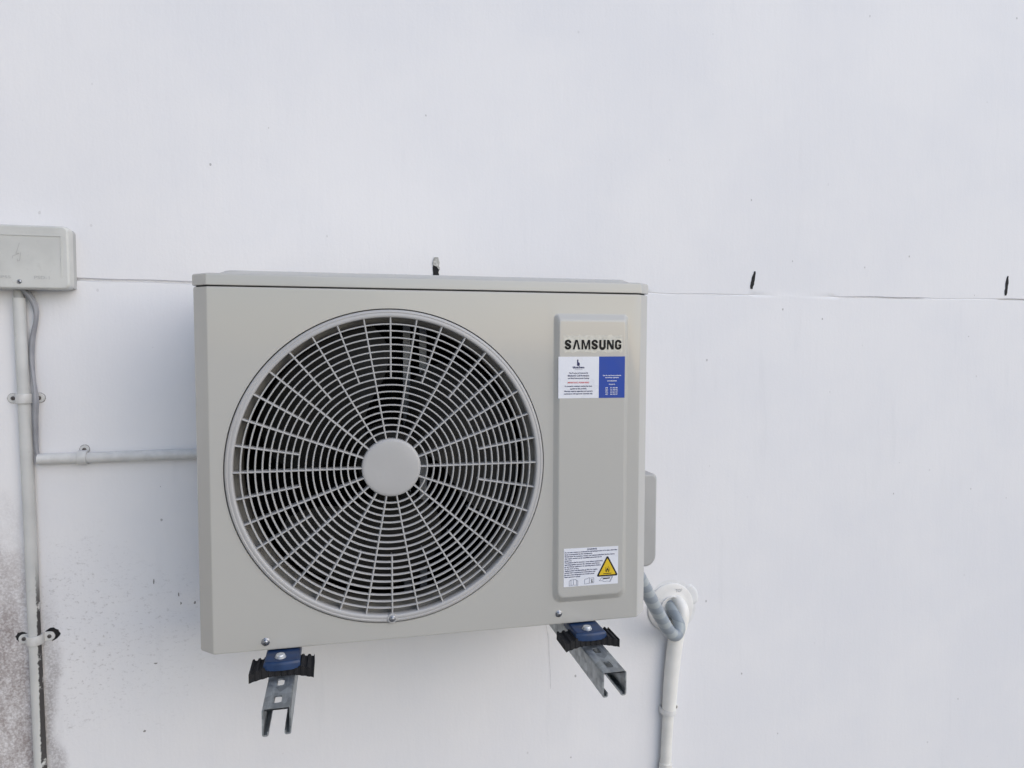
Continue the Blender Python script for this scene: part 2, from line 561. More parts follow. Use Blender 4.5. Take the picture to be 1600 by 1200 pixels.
mb.add([(X0, GY, ZT), (X0, GY + 0.012, ZT), (X0, GY + 0.012, ZB), (X0, GY, ZB)], [(0, 1, 2, 3)])
mb.add([(X1, GY, ZT), (X1, GY + 0.012, ZT), (X1, GY + 0.012, ZB), (X1, GY, ZB)], [(0, 1, 2, 3)])
# object space of the wall must equal world space for its stains
wall = mb.build('plaster_wall', 'wall', origin=(0, 0, -Z0), smooth=40, fix=False)
tag(wall, 'white painted plaster wall with a thin horizontal joint and mouldy lower left', 'wall')

mb = MB()                                            # unseen wall added on the left to reflect light onto the unit's left-facing slopes
mb.box(X0 + 0.9, X0 + 1.1, -7.0, GY - 0.003, ZB, ZT - 0.3)
mb.build('added_bounce_wall', 'cream_render', wall, smooth=0)

def stroke(cx, z0, z1, w, lean, seed):
    random.seed(seed)
    L, R_ = [], []
    n = 9
    for i in range(n):
        t = i / (n - 1)
        ww = w * (0.25 + 0.75 * min(1, 5 * t + .4) * min(1, 2.6 * (1 - t) + .15)) * random.uniform(0.82, 1.1) / 2
        c = cx + lean * (t - 0.5) + random.uniform(-.0006, .0006)
        L.append((c - ww, z0 + (z1 - z0) * t)); R_.append((c + ww, z0 + (z1 - z0) * t))
    mb = MB(); mb.poly_y(L[::1] + R_[::-1], GY - 0.0011, GY + 0.0002)
    return mb.build('black_stroke', 'markpaint', wall, smooth=0)
stroke(0.4378, 0.635, 0.7000, 0.0140, 0.0, 1)
stroke(1.2147, 0.6465, 0.6895, 0.0088, 0.0085, 2)
stroke(1.9730, 0.6440, 0.6960, 0.0088, 0.005, 3)
mb = MB(); mb.poly_y([(0.4315, 0.6830), (0.4345, 0.6815), (0.439, 0.6800), (0.4435, 0.6740), (0.4460, 0.6730), (0.4465, 0.677), (0.4440, 0.6810), (0.4455, 0.689), (0.4425, 0.7005), (0.4335, 0.7005), (0.430, 0.687)],
                     GY - 0.0022, GY)
mb.build('filler_chip', 'chip', wall, smooth=0)

random.seed(21)
for px_, pz_, pw, ph_ in ((-0.1010, -0.0120, 0.0016, 0.0060), (-0.0970, -0.0300, 0.0018, 0.0050), (-0.0700, -0.0310, 0.0020, 0.0040), (-0.1480, -0.1530, 0.0050, 0.0016), (-0.1720, -0.2950, 0.0030, 0.0030), (-0.0270, -0.1390, 0.0030, 0.0018), (-0.1480, 0.020, 0.0014, 0.007)):
    mb = MB(); mb.poly_y([(px_ + pw * random.uniform(0.5, 1.2) * cos(k * pi / 5), pz_ + ph_ * random.uniform(0.4, 1.1) * sin(k * pi / 5)) for k in range(10)], GY - 0.0004)
    mb.build('paint_chip', 'grime', wall, smooth=0)

def hairline(pts, w, seed):
    random.seed(seed)
    P = catmull([(x, 0, z) for x, z in pts], 5)
    L = [(p.x - w * random.uniform(0.3, 0.7), p.z) for p in P]
    R_ = [(p.x + w * random.uniform(0.3, 0.7), p.z) for p in P]
    mb = MB()
    mb.loft([[(x, GY - 0.0005, z) for x, z in L], [(x, GY - 0.0005, z) for x, z in R_]], close=False)
    mb.build('hairline_crack', 'crack', wall, smooth=0)
hairline([(0.6933, -0.143), (0.6997, -0.182), (0.7015, -0.221), (0.7045, -0.262), (0.7052, -0.300)], 0.0009, 5)

# ------------------------------------------------------------------ the outdoor unit
UW, UH, UT, CH, UD = 0.79, 0.6018, 0.6231, 0.0235, 0.285
FX, FZ, RO, RI, RH = 0.3139, 0.2997, 0.2683, 0.2554, 0.0499
unit = thing('air_conditioner', (UW / 2, 0.14, 0.0), 'beige grey outdoor air conditioner unit with round fan grille fixed to white wall', 'air conditioner')

def corner_arc(p, a, b, r, n=4):
    """round the corner p between directions to a and b (2-D)"""
    p, a, b = Vector(p), Vector(a), Vector(b)
    da, db = (a - p).normalized(), (b - p).normalized()
    th = da.angle(db) / 2
    d = r / math.tan(th)
    A, B = p + da * d, p + db * d
    C = p + (da + db).normalized() * (r / sin(th))
    v0, v1 = A - C, B - C
    ang = v0.angle(v1)
    sgn = 1 if v0.x * v1.y - v0.y * v1.x > 0 else -1
    out = []
    for k in range(n + 1):
        t = sgn * ang * k / n
        out.append((C.x + v0.x * cos(t) - v0.y * sin(t), C.y + v0.x * sin(t) + v0.y * cos(t)))
    return out

def case_profile(off=0.0, yb=UD):
    """plan outline (x, y) of the casing from the left rear round the front to the right rear"""
    o = off
    c = CH
    pts = [(-o, yb), (-o, c - o * 0.4), (c - o * 0.4, -o), (UW - c + o * 0.4, -o), (UW + o, c - o * 0.4), (UW + o, yb)]
    out = [pts[0]]
    for i in range(1, 5):
        out += corner_arc(pts[i], pts[i - 1], pts[i + 1], 0.006 if i in (1, 4) else 0.0045, 4)
    out.append(pts[-1])
    return out

# --- casing: the wrapped sides and chamfers, then the front face with its fan hole and raised panel
mb = MB()
prof = case_profile()
li = max(i for i, p in enumerate(prof) if abs(p[1]) < 1e-6 and p[0] < UW / 2)
ri = min(i for i, p in enumerate(prof) if abs(p[1]) < 1e-6 and p[0] > UW / 2)
ZR = 0.0035                                       # rolled top and bottom edges
def wrap(part):
    loops = []
    for z, ins in ((0.0, 0.003), (0.0008, 0.0009), (ZR, 0.0), (UH - ZR, 0.0), (UH - 0.0008, 0.0009), (UH, 0.003)):
        q = []
        for i, (x, y) in enumerate(part):
            cx, cy = UW / 2, 0.15
            d = Vector((cx - x, cy - y))
            sx = ins * (1 if x < UW / 2 else -1) if abs(y) > 1e-5 else 0
            sy = ins if y < 0.1 else 0
            q.append((x + sx, y + sy, z))
        loops.append(q)
    mb.loft(loops, close=False)
wrap(prof[:li + 1])
wrap(prof[ri:])
xa, xb = prof[li][0], prof[ri][0]
XM = 0.5865
for z0, z1, i0, i1 in ((0, 0.0008, 0.003, 0.0009), (0.0008, ZR, 0.0009, 0), (UH - ZR, UH - 0.0008, 0, 0.0009), (UH - 0.0008, UH, 0.0009, 0.003)):
    mb.add([(xa, i0, z0), (xb, i0, z0), (xb, i1, z1), (xa, i1, z1)], [(0, 1, 2, 3)])
RHOLE = RO + 0.0022
circ = [(FX + RHOLE * cos(2 * pi * i / 128), FZ + RHOLE * sin(2 * pi * i / 128)) for i in range(128)]
o_, i_ = plate_with_hole((xa, XM, ZR, UH - ZR), circ, (FX, FZ))
loops = [[(x, 0, z) for x, z in o_], [(x, 0, z) for x, z in i_]]
for dr, y in ((-0.0004, 0.0006), (-0.0007, 0.002), (-0.0007, 0.016)):
    loops.append([(FX + (x - FX) * (1 + dr / RHOLE), y, FZ + (z - FZ) * (1 + dr / RHOLE)) for x, z in i_])
mb.loft(loops)
E0 = (0.6005, 0.7430, 0.0395, 0.5655)
def emb(ins, rb, rt_):
    return rrect(E0[0] + ins, E0[1] - ins, E0[2] + ins * 1.35, E0[3] - ins * 1.25, (rb, rb, rt_, rt_), 6)
ec = ((E0[0] + E0[1]) / 2, (E0[2] + E0[3]) / 2)
base_loop = emb(0, 0.016, 0.009)
o_, i_ = plate_with_hole((XM, xb, ZR, UH - ZR), base_loop, ec)
mb.loft([[(x, 0, z) for x, z in o_], [(x, 0, z) for x, z in i_]])
angs = [atan2(z - ec[1], x - ec[0]) for x, z in i_]
loops = [[(x, 0, z) for x, z in i_]]
for ins, y, rb, rt_ in ((0.0012, -0.0005, 0.016, 0.009), (0.0027, -0.0018, 0.0155, 0.008), (0.0078, -0.0066, 0.013, 0.006), (0.0092, -0.0077, 0.0125, 0.006), (0.0108, -0.0080, 0.012, 0.006)):
    lp = emb(ins, rb, rt_)
    loops.append([(p[0], y, p[1]) for p in (ray_poly(ec, a, lp) for a in angs)])
mb.loft(loops, cap1=True)
# rear and underside
mb.add([(0, UD, 0), (UW, UD, 0), (UW, UD, UH), (0, UD, UH)], [(0, 1, 2, 3)])
fl = [(x, y, 0.0) for x, y in prof]
mb.add([(0.003 + x * (UW - 0.006) / UW, y + (0.003 if y < 0.1 else 0), 0.0005) for x, y in prof], [tuple(range(len(prof)))])
mb.build('casing', 'unit', unit, smooth=32, wn=True)

# --- lid with a turned-down skirt and raised top
mb = MB()
pl = case_profile(0.0014, UD + 0.002)
def lidloop(ins, z):
    q = []
    for x, y in pl:
        sx = ins * max(-1, min(1, (UW / 2 - x) / 0.35))
        sy = ins * max(-1, min(1, (0.14 - y) / 0.12))
        q.append((x + sx, y + sy, z))
    return q
lz = UH + 0.0017
loops = [lidloop(0.004, lz + 0.0004), lidloop(0.0009, lz), lidloop(0.0, lz + 0.001), lidloop(0, UT - 0.004), lidloop(0.0008, UT - 0.0017), lidloop(0.0024, UT - 0.0004), lidloop(0.005, UT)]
mb.loft(loops)
top = [(p[0], p[1]) for p in lidloop(0.005, UT)]
er = rrect(0.034, 0.762, 0.022, UD - 0.02, 0.016, 5)
cc = (UW / 2, 0.14)
ang2 = sorted(set(round(atan2(p[1] - cc[1], p[0] - cc[0]), 7) for p in er + top))
def atz(poly, z):
    return [(p[0], p[1], z) for p in (ray_poly(cc, a, poly) for a in ang2)]
mb.loft([atz(top, UT), atz(er, UT), atz(rrect(0.036, 0.760, 0.024, UD - 0.022, 0.016, 5), UT + 0.002),
         atz(rrect(0.046, 0.750, 0.034, UD - 0.032, 0.014, 5), UT + 0.0072), atz(rrect(0.049, 0.747, 0.037, UD - 0.035, 0.013, 5), UT + 0.0078)], cap1=True)
mb.build('top_cover', 'unit', unit, smooth=32, wn=True)
# dark rebate that shows as the seam under the lid
mb = MB()
rb_ = [(x + (0.004 if x < UW / 2 else -0.004), y + (0.004 if y < 0.1 else 0)) for x, y in prof]
mb.loft([[(x, y, UH - 0.006) for x, y in rb_], [(x, y, UH + 0.006) for x, y in rb_]])
mb.build('seam_rebate', 'hollow', unit, smooth=0)

# --- fan shroud, interior box, coil
mb = MB()
mb.revolve_y(FX, FZ, [(RHOLE + 0.004, 0.0165), (RHOLE - 0.006, 0.0175), (RI + 0.0045, 0.0195), (RI - 0.002, 0.024), (RI - 0.0065, 0.032), (RI - 0.0085, 0.045), (RI - 0.009, 0.070), (RI + 0.004, 0.085)], 96)
mb.build('fan_shroud', 'bell', unit, smooth=60, fix=False)
mb = MB()
cx0, cx1, cy0, cy1, cz0, cz1 = 0.006, 0.572, 0.087, 0.278, 0.004, 0.594
mb.add([(cx0, cy0, cz0), (cx1, cy0, cz0), (cx1, cy1, cz0), (cx0, cy1, cz0), (cx0, cy0, cz1), (cx1, cy0, cz1), (cx1, cy1, cz1), (cx0, cy1, cz1)],
       [(0, 1, 2, 3), (4, 7, 6, 5), (1, 5, 6, 2), (2, 6, 7, 3), (3, 7, 4, 0)])
mb.build('fan_compartment', 'hollow', unit, smooth=0, fix=False)
for p_ in ():
    pass
mb = MB()
for i in range(150):
    x = 0.012 + i * 0.0037
    mb.add([(x, 0.246, 0.012), (x, 0.272, 0.012), (x, 0.272, 0.588), (x, 0.246, 0.588)], [(0, 1, 2, 3)])
cf = mb.build('condenser_fins', 'coil', unit, smooth=0, fix=False); cf['kind'] = 'stuff'
for i in range(2):
    mb = MB()
    x = 0.352 + i * 0.032
    mb.add([(x, 0.235, 0.006), (x, 0.205, 0.006), (x + 0.014, 0.205, 0.006), (x + 0.014, 0.235, 0.006),
            (x, 0.235, 0.592), (x, 0.205, 0.592), (x + 0.014, 0.205, 0.592), (x + 0.014, 0.235, 0.592)],
           [(0, 1, 5, 4), (1, 2, 6, 5), (2, 3, 7, 6)])
    mb.build('motor_rail', 'rail', unit, smooth=0)
mb = MB(); mb.disc_y(FX, FZ, [(0.050, 0.145), (0.056, 0.15), (0.056, 0.20), (0.05, 0.206)], 32)
mb.build('fan_motor', 'rail', unit, smooth=40)

# --- three-bladed fan
mb = MB(); mb.disc_y(FX, FZ, [(0.030, 0.062), (0.048, 0.064), (0.056, 0.07), (0.058, 0.14)], 40)
fan = mb.build('fan', 'fan', unit, smooth=40)
for k in range(3):
    mb = MB()
    a0 = radians(35 + 120 * k)
    nr, na = 10, 14
    top_, bot = [], []
    for i in range(nr + 1):
        t = i / nr
        r = 0.05 + 0.192 * t
        span = radians(64 + 34 * sin(pi * min(1, t * 0.9))) * (0.62 + 0.38 * min(1, t * 2.2))
        sweep = radians(-26) * t
        row = []
        for j in range(na + 1):
            u = j / na - 0.5
            ed = 1 - 0.10 * max(0, t - 0.8) * 5 * abs(2 * u) ** 3
            a = a0 + sweep + span * u * ed
            y = 0.10 + 0.075 * u * (1 - 0.45 * t) + 0.012 * (4 * u * u)
            row.append((FX + r * cos(a), y, FZ + r * sin(a)))
        top_.append(row)
        bot.append([(x, y + 0.0025, z) for x, y, z in row])
    mb.loft(top_, close=False); mb.loft(bot, close=False)
    rim_ = [top_[0], bot[0]]
    mb.loft([top_[-1], bot[-1]], close=False)
    mb.loft([[r_[0] for r_ in top_], [r_[0] for r_ in bot]], close=False)
    mb.loft([[r_[-1] for r_ in top_], [r_[-1] for r_ in bot]], close=False)
    mb.build('blade', 'fan', fan, smooth=50, fix=False)

# --- fan grille: rim, rings, spokes, centre cap
mb = MB()
mb.revolve_y(FX, FZ, [(RO, 0.010), (RO, -0.0005), (RO - 0.0006, -0.0022), (RO - 0.002, -0.0034), (RO - 0.0042, -0.0038), (RO - 0.0052, -0.0030), (RO - 0.0060, -0.0030), (RO - 0.0075, -0.0042),
                      (RI + 0.0022, -0.0040), (RI + 0.0008, -0.0034), (RI, -0.0020), (RI - 0.0002, 0.010), (RI + 0.002, 0.012)], 128)
grille = mb.build('fan_grille', 'grille', unit, smooth=45)
NR = 17
step = (RI - RH) / (NR + 1)
for k in range(1, NR + 1):
    r = RH + step * k
    w = 0.00125
    mb = MB()
    mb.revolve_y(FX, FZ, [(r - w, 0.0048), (r - w * 1.05, -0.0004), (r - w * 0.5, -0.0013), (r + w * 0.5, -0.0013), (r + w * 1.05, -0.0004), (r + w, 0.0048)], 112, closed=True)
    mb.build('grille_ring', 'grille', grille, smooth=50)
for k in range(36):
    a = radians(90 + 10 * k)
    r0 = RH + step * 9 if k % 2 == 0 else RH - 0.001
    r1 = RI + 0.001
    w = 0.00135
    t_ = Vector((cos(a), 0, sin(a))); n_ = Vector((-sin(a), 0, cos(a)))
    cs = [(-w * 0.8, 0.0190), (-w, -0.0008), (-w * 0.5, -0.0017), (w * 0.5, -0.0017), (w, -0.0008), (w * 0.8, 0.0190)]
    L = []
    for r in (r0, r1):
        c = Vector((FX, 0, FZ)) + t_ * r
        L.append([c + n_ * q + Vector((0, y, 0)) for q, y in cs])
    mb = MB(); mb.loft(L, cap0=True, cap1=True)
    mb.build('spoke', 'grille', grille, smooth=50)
mb = MB()
mb.disc_y(FX, FZ, [(0.012, -0.0049), (0.030, -0.0046), (RH - 0.006, -0.0040), (RH - 0.0025, -0.0034), (RH - 0.0008, -0.0022), (RH, 0.0), (RH, 0.012)], 72)
mb.build('centre_cap', 'grille', grille, smooth=50)

def screw(x, y, z, r, parent, washer=0.0, mat='screw', name='screw'):
    mb = MB()
    pr = []
    if washer:
        mb.disc_y(x, z, [(washer - 0.0006, y - 0.0012), (washer, y - 0.0007), (washer, y + 0.001)], 28)
        y -= 0.0012
    mb.disc_y(x, z, [(r * 0.45, y - r * 0.62), (r * 0.75, y - r * 0.5), (r * 0.95, y - r * 0.25), (r, y), (r, y + 0.001)], 24)
    for q in (0.6, 0.6 + pi / 2):                     # cross recess, cut as dark slivers just proud of the head
        pass
    ob = mb.build(name, mat, parent, smooth=40)
    mb2 = MB()
    for q in (0.5, 0.5 + pi / 2):
        line_y(mb2, [(x - cos(q) * r * 0.42, z - sin(q) * r * 0.42), (x + cos(q) * r * 0.42, z + sin(q) * r * 0.42)], y - r * 0.62 - (0.00006 if q < 1 else 0.0001), r * 0.22)
    for i, v in enumerate(mb2.v):
        pass
    mb2.build('recess', 'black', parent, smooth=0, fix=False) if parent is not unit and parent is not grille else None
    return ob
screw(0.1052, 0.0, 0.0150, 0.0046, unit, 0.0068)
screw(0.6136, 0.0, 0.0199, 0.0046, unit, 0.0062)
mb = MB(); mb.disc_y(FX - 0.0005, 0.0385, [(0.0078, -0.0052), (0.0085, -0.0045), (0.0085, 0.003)], 32)
mb.build('screw_boss', 'grille', grille, smooth=40)
screw(FX - 0.0005, -0.0056, 0.0385, 0.0044, grille, 0.0056)

# --- valve cover on the right flank
mb = MB()
def cov(y, ins):
    return [(x, y, z) for x, z in rrect(UW - 0.002, 0.8505 - ins, 0.061 + ins, 0.2505 - ins, (0.002, 0.022, 0.010, 0.002), 6)]
mb.loft([cov(0.100, 0.005), cov(0.1012, 0.002), cov(0.105, 0.0), cov(0.25, 0.0)], cap0=True, cap1=True)
mb.build('valve_cover', 'cover', unit, smooth=40, wn=True)

# --- lettering and stickers on the raised panel
def wordmark(mb, x0, z0, y, w, h):
    """the maker's seven heavy capitals, the A without its crossbar; unit cell 0..1 high"""
    t = 0.27                                          # stem
    def band(pts, wd):                                # thick polyline with mitred sides
        P = [Vector(p) for p in pts]
        l, r = [], []
        for i, p in enumerate(P):
            d = (P[min(i + 1, len(P) - 1)] - P[max(i - 1, 0)]).normalized()
            n = Vector((-d.y, d.x)) * (wd[i] if isinstance(wd, list) else wd) / 2
            l.append(p + n); r.append(p - n)
        return [([tuple(l[i]), tuple(l[i + 1]), tuple(r[i + 1]), tuple(r[i])]) for i in range(len(P) - 1)]
    def arc(cx, cz, rx, rz, a0, a1, n=10):
        return [(cx + rx * cos(radians(a0 + (a1 - a0) * i / n)), cz + rz * sin(radians(a0 + (a1 - a0) * i / n))) for i in range(n + 1)]
    q = 0.115
    Ssp = [(0.70, 0.66)] + arc(0.42, 0.72, 0.28, 0.185, 0, 180, 10) + [(0.15, 0.66), (0.24, 0.56), (0.42, 0.49), (0.60, 0.41), (0.69, 0.31)] + arc(0.42, 0.28, 0.285, 0.185, 0, -180, 10) + [(0.135, 0.33)]
    Sw = [0.28] * 2 + [0.27 - 0.05 * sin(pi * i / 10) for i in range(10)] + [0.29, 0.31, 0.32, 0.31, 0.29] + [0.27 - 0.05 * sin(pi * i / 10) for i in range(11)] + [0.24]
    Gsp = [(0.72, 0.66)] + arc(0.42, 0.70, 0.29, 0.205, 0, 180, 10) + arc(0.42, 0.30, 0.29, 0.205, 180, 360, 10) + [(0.71, 0.42)]
    Gw = [0.29] * 2 + [0.28 - 0.05 * sin(pi * i / 10) for i in range(10)] + [0.28 - 0.05 * sin(pi * i / 10) for i in range(11)] + [0.24]
    Usp = [(0.14, 1.0), (0.14, 0.30)] + arc(0.42, 0.29, 0.28, 0.20, 180, 360, 12) + [(0.70, 0.30), (0.70, 1.0)]
    glyph = {
        'S': (0.86, band(Ssp, Sw[:len(Ssp)])),
        'A': (0.98, [[(0.0, 0), (0.26, 0), (0.53, 0.80), (0.42, 1.0), (0.34, 1.0)], [(0.70, 0), (0.98, 0), (0.64, 1.0), (0.42, 1.0), (0.53, 0.80)][0:5]]),
        'M': (1.12, [[(0, 0), (0.22, 0), (0.24, 0.70), (0.30, 1.0), (0.0, 1.0)], [(0.90, 0), (1.12, 0), (1.12, 1.0), (0.82, 1.0), (0.88, 0.70)],
                     [(0.24, 0.70), (0.46, 0.0), (0.56, 0.28), (0.30, 1.0)], [(0.46, 0.0), (0.66, 0.0), (0.88, 0.70), (0.82, 1.0), (0.56, 0.28)]]),
        'U': (0.84, band(Usp, 0.29)),
        'N': (0.90, [[(0, 0), (0.22, 0), (0.22, 0.62), (0.30, 1.0), (0, 1.0)], [(0.68, 1.0), (0.90, 1.0), (0.90, 0), (0.60, 0), (0.68, 0.38)], [(0.22, 0.62), (0.60, 0.0), (0.68, 0.38), (0.30, 1.0)]]),
        'G': (0.86, band(Gsp, Gw[:len(Gsp)]) + [[(0.44, 0.37), (0.83, 0.37), (0.83, 0.54), (0.44, 0.54)]]),
    }
    gap = 0.16
    word = 'SAMSUNG'
    tot = sum(glyph[c][0] for c in word) + gap * (len(word) - 1)
    k = w / tot
    x = x0
    for c in word:
        wd, polys = glyph[c]
        for j, pg in enumerate(polys):
            mb.poly_y([(x + px * k, z0 + pz * h) for px, pz in pg], y - 0.00001 * j)
        x += (wd + gap) * k
PY = -0.0080
mb = MB()
random.seed(4)
def ragged(x0, x1, z0, z1, n=26, amp=0.0018):
    b = [(x0 + (x1 - x0) * i / n, z0 + random.uniform(-amp, amp)) for i in range(n + 1)]
    t = [(x1 - (x1 - x0) * i / n, z1 + random.uniform(-amp, amp)) for i in range(n + 1)]
    return b + t
mb.poly_y(ragged(0.6165, 0.7285, 0.4965, 0.5265), PY - 0.0002, PY + 0.0001)
mb.build('torn_film', 'film', unit, smooth=0)
mb = MB()
wordmark(mb, 0.6190, 0.5012, PY - 0.0006, 0.1075, 0.0172)
mb.build('lettering', 'ink', unit, smooth=0)

# sticker in two halves
mb = MB(); mb.poly_y([(0.6077, 0.4139), (0.6838, 0.4137), (0.6838, 0.4885), (0.6077, 0.4882)], PY - 0.0003, PY + 0.0001)
st1 = mb.build('coating_sticker', 'sticker', unit, smooth=0)
mb = MB(); mb.poly_y([(0.6838, 0.4137), (0.7335, 0.4136), (0.7336, 0.4887), (0.6838, 0.4885)], PY - 0.00035, PY + 0.0001)
mb.build('blue_half', 'sblue', st1, smooth=0)
ty = PY - 0.0006
mb = MB()
cx = 0.6452
# the "b" mark: a stem and a bowl
sx_ = cx - 0.0016
mb.poly_y([(sx_ - 0.0013, 0.4725), (sx_ + 0.0004, 0.4718), (sx_ + 0.0012, 0.4822), (sx_ + 0.0003, 0.4836), (sx_ - 0.0013, 0.4826)], ty)
mb.poly_y([(cx - 0.0006 + 0.0030 * cos(t * pi / 10) * (1 if cos(t * pi / 10) > 0 else 0.6), 0.4749 + 0.0034 * sin(t * pi / 10)) for t in range(20)], ty - 0.0001)
text_mesh(mb, 'bluechem', cx, 0.4672, ty, width=0.0215, align='CENTER', bold=0.035)
text_mesh(mb, 'COIL PROTECTION', cx, 0.4648, ty, width=0.014, height=0.0009, align='CENTER')
text_mesh(mb, 'This Product Is Protected By', cx, 0.4580, ty, size=0.0032, width=0.036, align='CENTER', bold=0.032)
text_mesh(mb, 'Bluchem\u00ae Coil Protection', cx, 0.4530, ty, size=0.0040, width=0.040, align='CENTER', bold=0.032)
text_mesh(mb, 'and Metal Environmental Coatings', cx, 0.4488, ty, size=0.0030, width=0.040, align='CENTER', bold=0.035)
for i, s_ in enumerate(('A corrosion resistant coating has been', 'applied to this product.', 'Warranty requires registration and quarterly', 'maintenance with approved chemicals only.')):
    text_mesh(mb, s_, cx, 0.4345 - 0.0045 * i, ty, size=0.0033, width=0.054, align='CENTER', bold=0.032)
mb.build('lettering', 'navy', st1, smooth=0, fix=False)
mb = MB(); text_mesh(mb, 'IMPORTANT: PLEASE READ', cx, 0.4408, ty, size=0.0034, width=0.040, align='CENTER', bold=0.032)
mb.build('lettering', 'red', st1, smooth=0, fix=False)
mb = MB()
bx_ = 0.7088
text_mesh(mb, 'Scan for maintenance schedule', bx_, 0.4535, ty, size=0.0028, width=0.037, align='CENTER', bold=0.032)
text_mesh(mb, 'and warranty registration', bx_, 0.4497, ty, size=0.0028, width=0.026, align='CENTER', bold=0.032)
text_mesh(mb, 'www.bluechem', bx_, 0.4437, ty, size=0.0030, width=0.021, align='CENTER', bold=0.032)
text_mesh(mb, 'Contact Us', bx_, 0.4374, ty, size=0.0030, width=0.012, align='CENTER', bold=0.032)
for i, (a_, b_) in enumerate((('JHB', '011 466 384'), ('DBN', '031 700 332'), ('PTA', '012 661 331'), ('CPT', '021 552 337'))):
    text_mesh(mb, a_, bx_ - 0.0125, 0.4310 - 0.0039 * i, ty, size=0.0028, width=0.005, bold=0.035)
    text_mesh(mb, b_, bx_ - 0.0030, 0.4310 - 0.0039 * i, ty, size=0.0028, width=0.014, bold=0.035)
mb.build('lettering', 'wprint', st1, smooth=0, fix=False)

# warning sticker
mb = MB(); mb.poly_y([(0.6200, 0.0713), (0.7243, 0.0707), (0.7246, 0.1406), (0.6202, 0.1416)], PY - 0.0003, PY + 0.0001)
st2 = mb.build('warning_sticker', 'sticker', unit, smooth=0)
mb = MB()
text_mesh(mb, '[WARNING]', 0.6735, 0.1371, ty, size=0.0034, width=0.020, align='CENTER', bold=0.035)
lines = [('Do not use a means to accelerate the defrosting process or to clean, other than', 0.101), ('those recommended by the manufacturer.', 0.055),
         ('Should repair be necessary, contact your nearest authorised Service Centre.', 0.099), ('Any repairs carried out by unqualified personnel may be', 0.074), ('dangerous.', 0.015),
         ('The appliance shall be stored in a room without continuously', 0.073), ('operating ignition sources. (for example: open flames,', 0.071), ('an operating gas appliance or an operating electric heater.)', 0.069),
         ('Do not pierce or burn.', 0.027), ('Appliance filled with flammable gas R32. For repairs,', 0.063), ('strictly follow manufacturer\'s instructions only.', 0.062), ('Be aware that refrigerants not contain odour.', 0.059), ('Read operator\'s manual.', 0.033)]
for i, (s_, w_) in enumerate(lines):
    text_mesh(mb, s_, 0.6216, 0.1333 - 0.00375 * i, ty, size=0.0031, width=w_, bold=0.032)
mb.build('lettering', 'navy', st2, smooth=0, fix=False)
def tri(cx, cz, w, h, r, y, mbx, n=5):
    P = [Vector((cx - w / 2, cz)), Vector((cx + w / 2, cz)), Vector((cx, cz + h))]
    pts = []
    for i in range(3):
        pts += corner_arc(P[i], P[i - 1], P[(i + 1) % 3], r, n)
    mbx.poly_y(pts, y)
mb = MB(); tri(0.7035, 0.0858, 0.0425, 0.0395, 0.0022, ty + 0.0001, mb); mb.build('triangle_border', 'black', st2, smooth=0)
mb = MB(); tri(0.7035, 0.0886, 0.0330, 0.0306, 0.0009, ty - 0.0001, mb); mb.build('triangle_face', 'yellow', st2, smooth=0)
mb = MB()
yy = ty - 0.0003
fx = 0.7035
mb.poly_y([(fx - 0.0078, 0.0903), (fx + 0.0078, 0.0903), (fx + 0.0078, 0.0917), (fx - 0.0078, 0.0917)], yy)
line_y(mb, [(fx - 0.0016, 0.0933), (fx - 0.0036, 0.0955), (fx - 0.0040, 0.0980), (fx - 0.0030, 0.1012), (fx - 0.0030, 0.1030)], yy, 0.0007)
line_y(mb, [(fx + 0.0016, 0.0933), (fx + 0.0036, 0.0955), (fx + 0.0040, 0.0980), (fx + 0.0030, 0.1012), (fx + 0.0012, 0.1045)], yy, 0.0007)
mb.poly_y([(fx - 0.0021, 0.0935), (fx - 0.0010, 0.0942), (fx - 0.0009, 0.0964), (fx + 0.0000, 0.0972), (fx - 0.0001, 0.1017), (fx - 0.0011, 0.1001), (fx - 0.0026, 0.0976)], yy)
mb.poly_y([(fx + 0.0021, 0.0935), (fx + 0.0026, 0.0976), (fx + 0.0013, 0.0998), (fx + 0.0000, 0.1017), (fx + 0.0001, 0.0972), (fx + 0.0010, 0.0964), (fx + 0.0010, 0.0942)], yy)
mb.build('flame_symbol', 'black', st2, smooth=0, fix=False)
mb = MB()
lw = 0.0006
bx0, bz0 = 0.6305, 0.0728                           # open book
line_y(mb, [(bx0, bz0), (bx0, bz0 + 0.0088), (bx0 + 0.0035, bz0 + 0.0110), (bx0 + 0.0078, bz0 + 0.0110), (bx0 + 0.0112, bz0 + 0.0115), (bx0 + 0.0145, bz0 + 0.0095), (bx0 + 0.0165, bz0 + 0.0080), (bx0 + 0.0165, bz0), (bx0 + 0.0078, bz0 + 0.0012)], ty, lw, True)
line_y(mb, [(bx0 + 0.0035, bz0 + 0.0012), (bx0 + 0.0035, bz0 + 0.0110)], ty - 0.0001, lw)
line_y(mb, [(bx0 + 0.0078, bz0 + 0.0014), (bx0 + 0.0078, bz0 + 0.0110)], ty - 0.0001, lw)
line_y(mb, [(bx0 + 0.0140, bz0 + 0.0012), (bx0 + 0.0140, bz0 + 0.0096)], ty - 0.0001, lw)
bx0, bz0 = 0.6600, 0.0742                           # leaflet with an i
line_y(mb, [(bx0, bz0), (bx0, bz0 + 0.0093), (bx0 + 0.0028, bz0 + 0.0090), (bx0 + 0.0090, bz0 + 0.0112), (bx0 + 0.0090, bz0 + 0.0012), (bx0 + 0.0055, bz0 + 0.0004)], ty, lw, True)
line_y(mb, [(bx0 + 0.0090, bz0 + 0.0012), (bx0 + 0.0175, bz0 + 0.0012), (bx0 + 0.0175, bz0 + 0.0105), (bx0 + 0.0090, bz0 + 0.0105)], ty - 0.0001, lw)
bx0, bz0 = 0.6880, 0.0735                           # hand over a manual
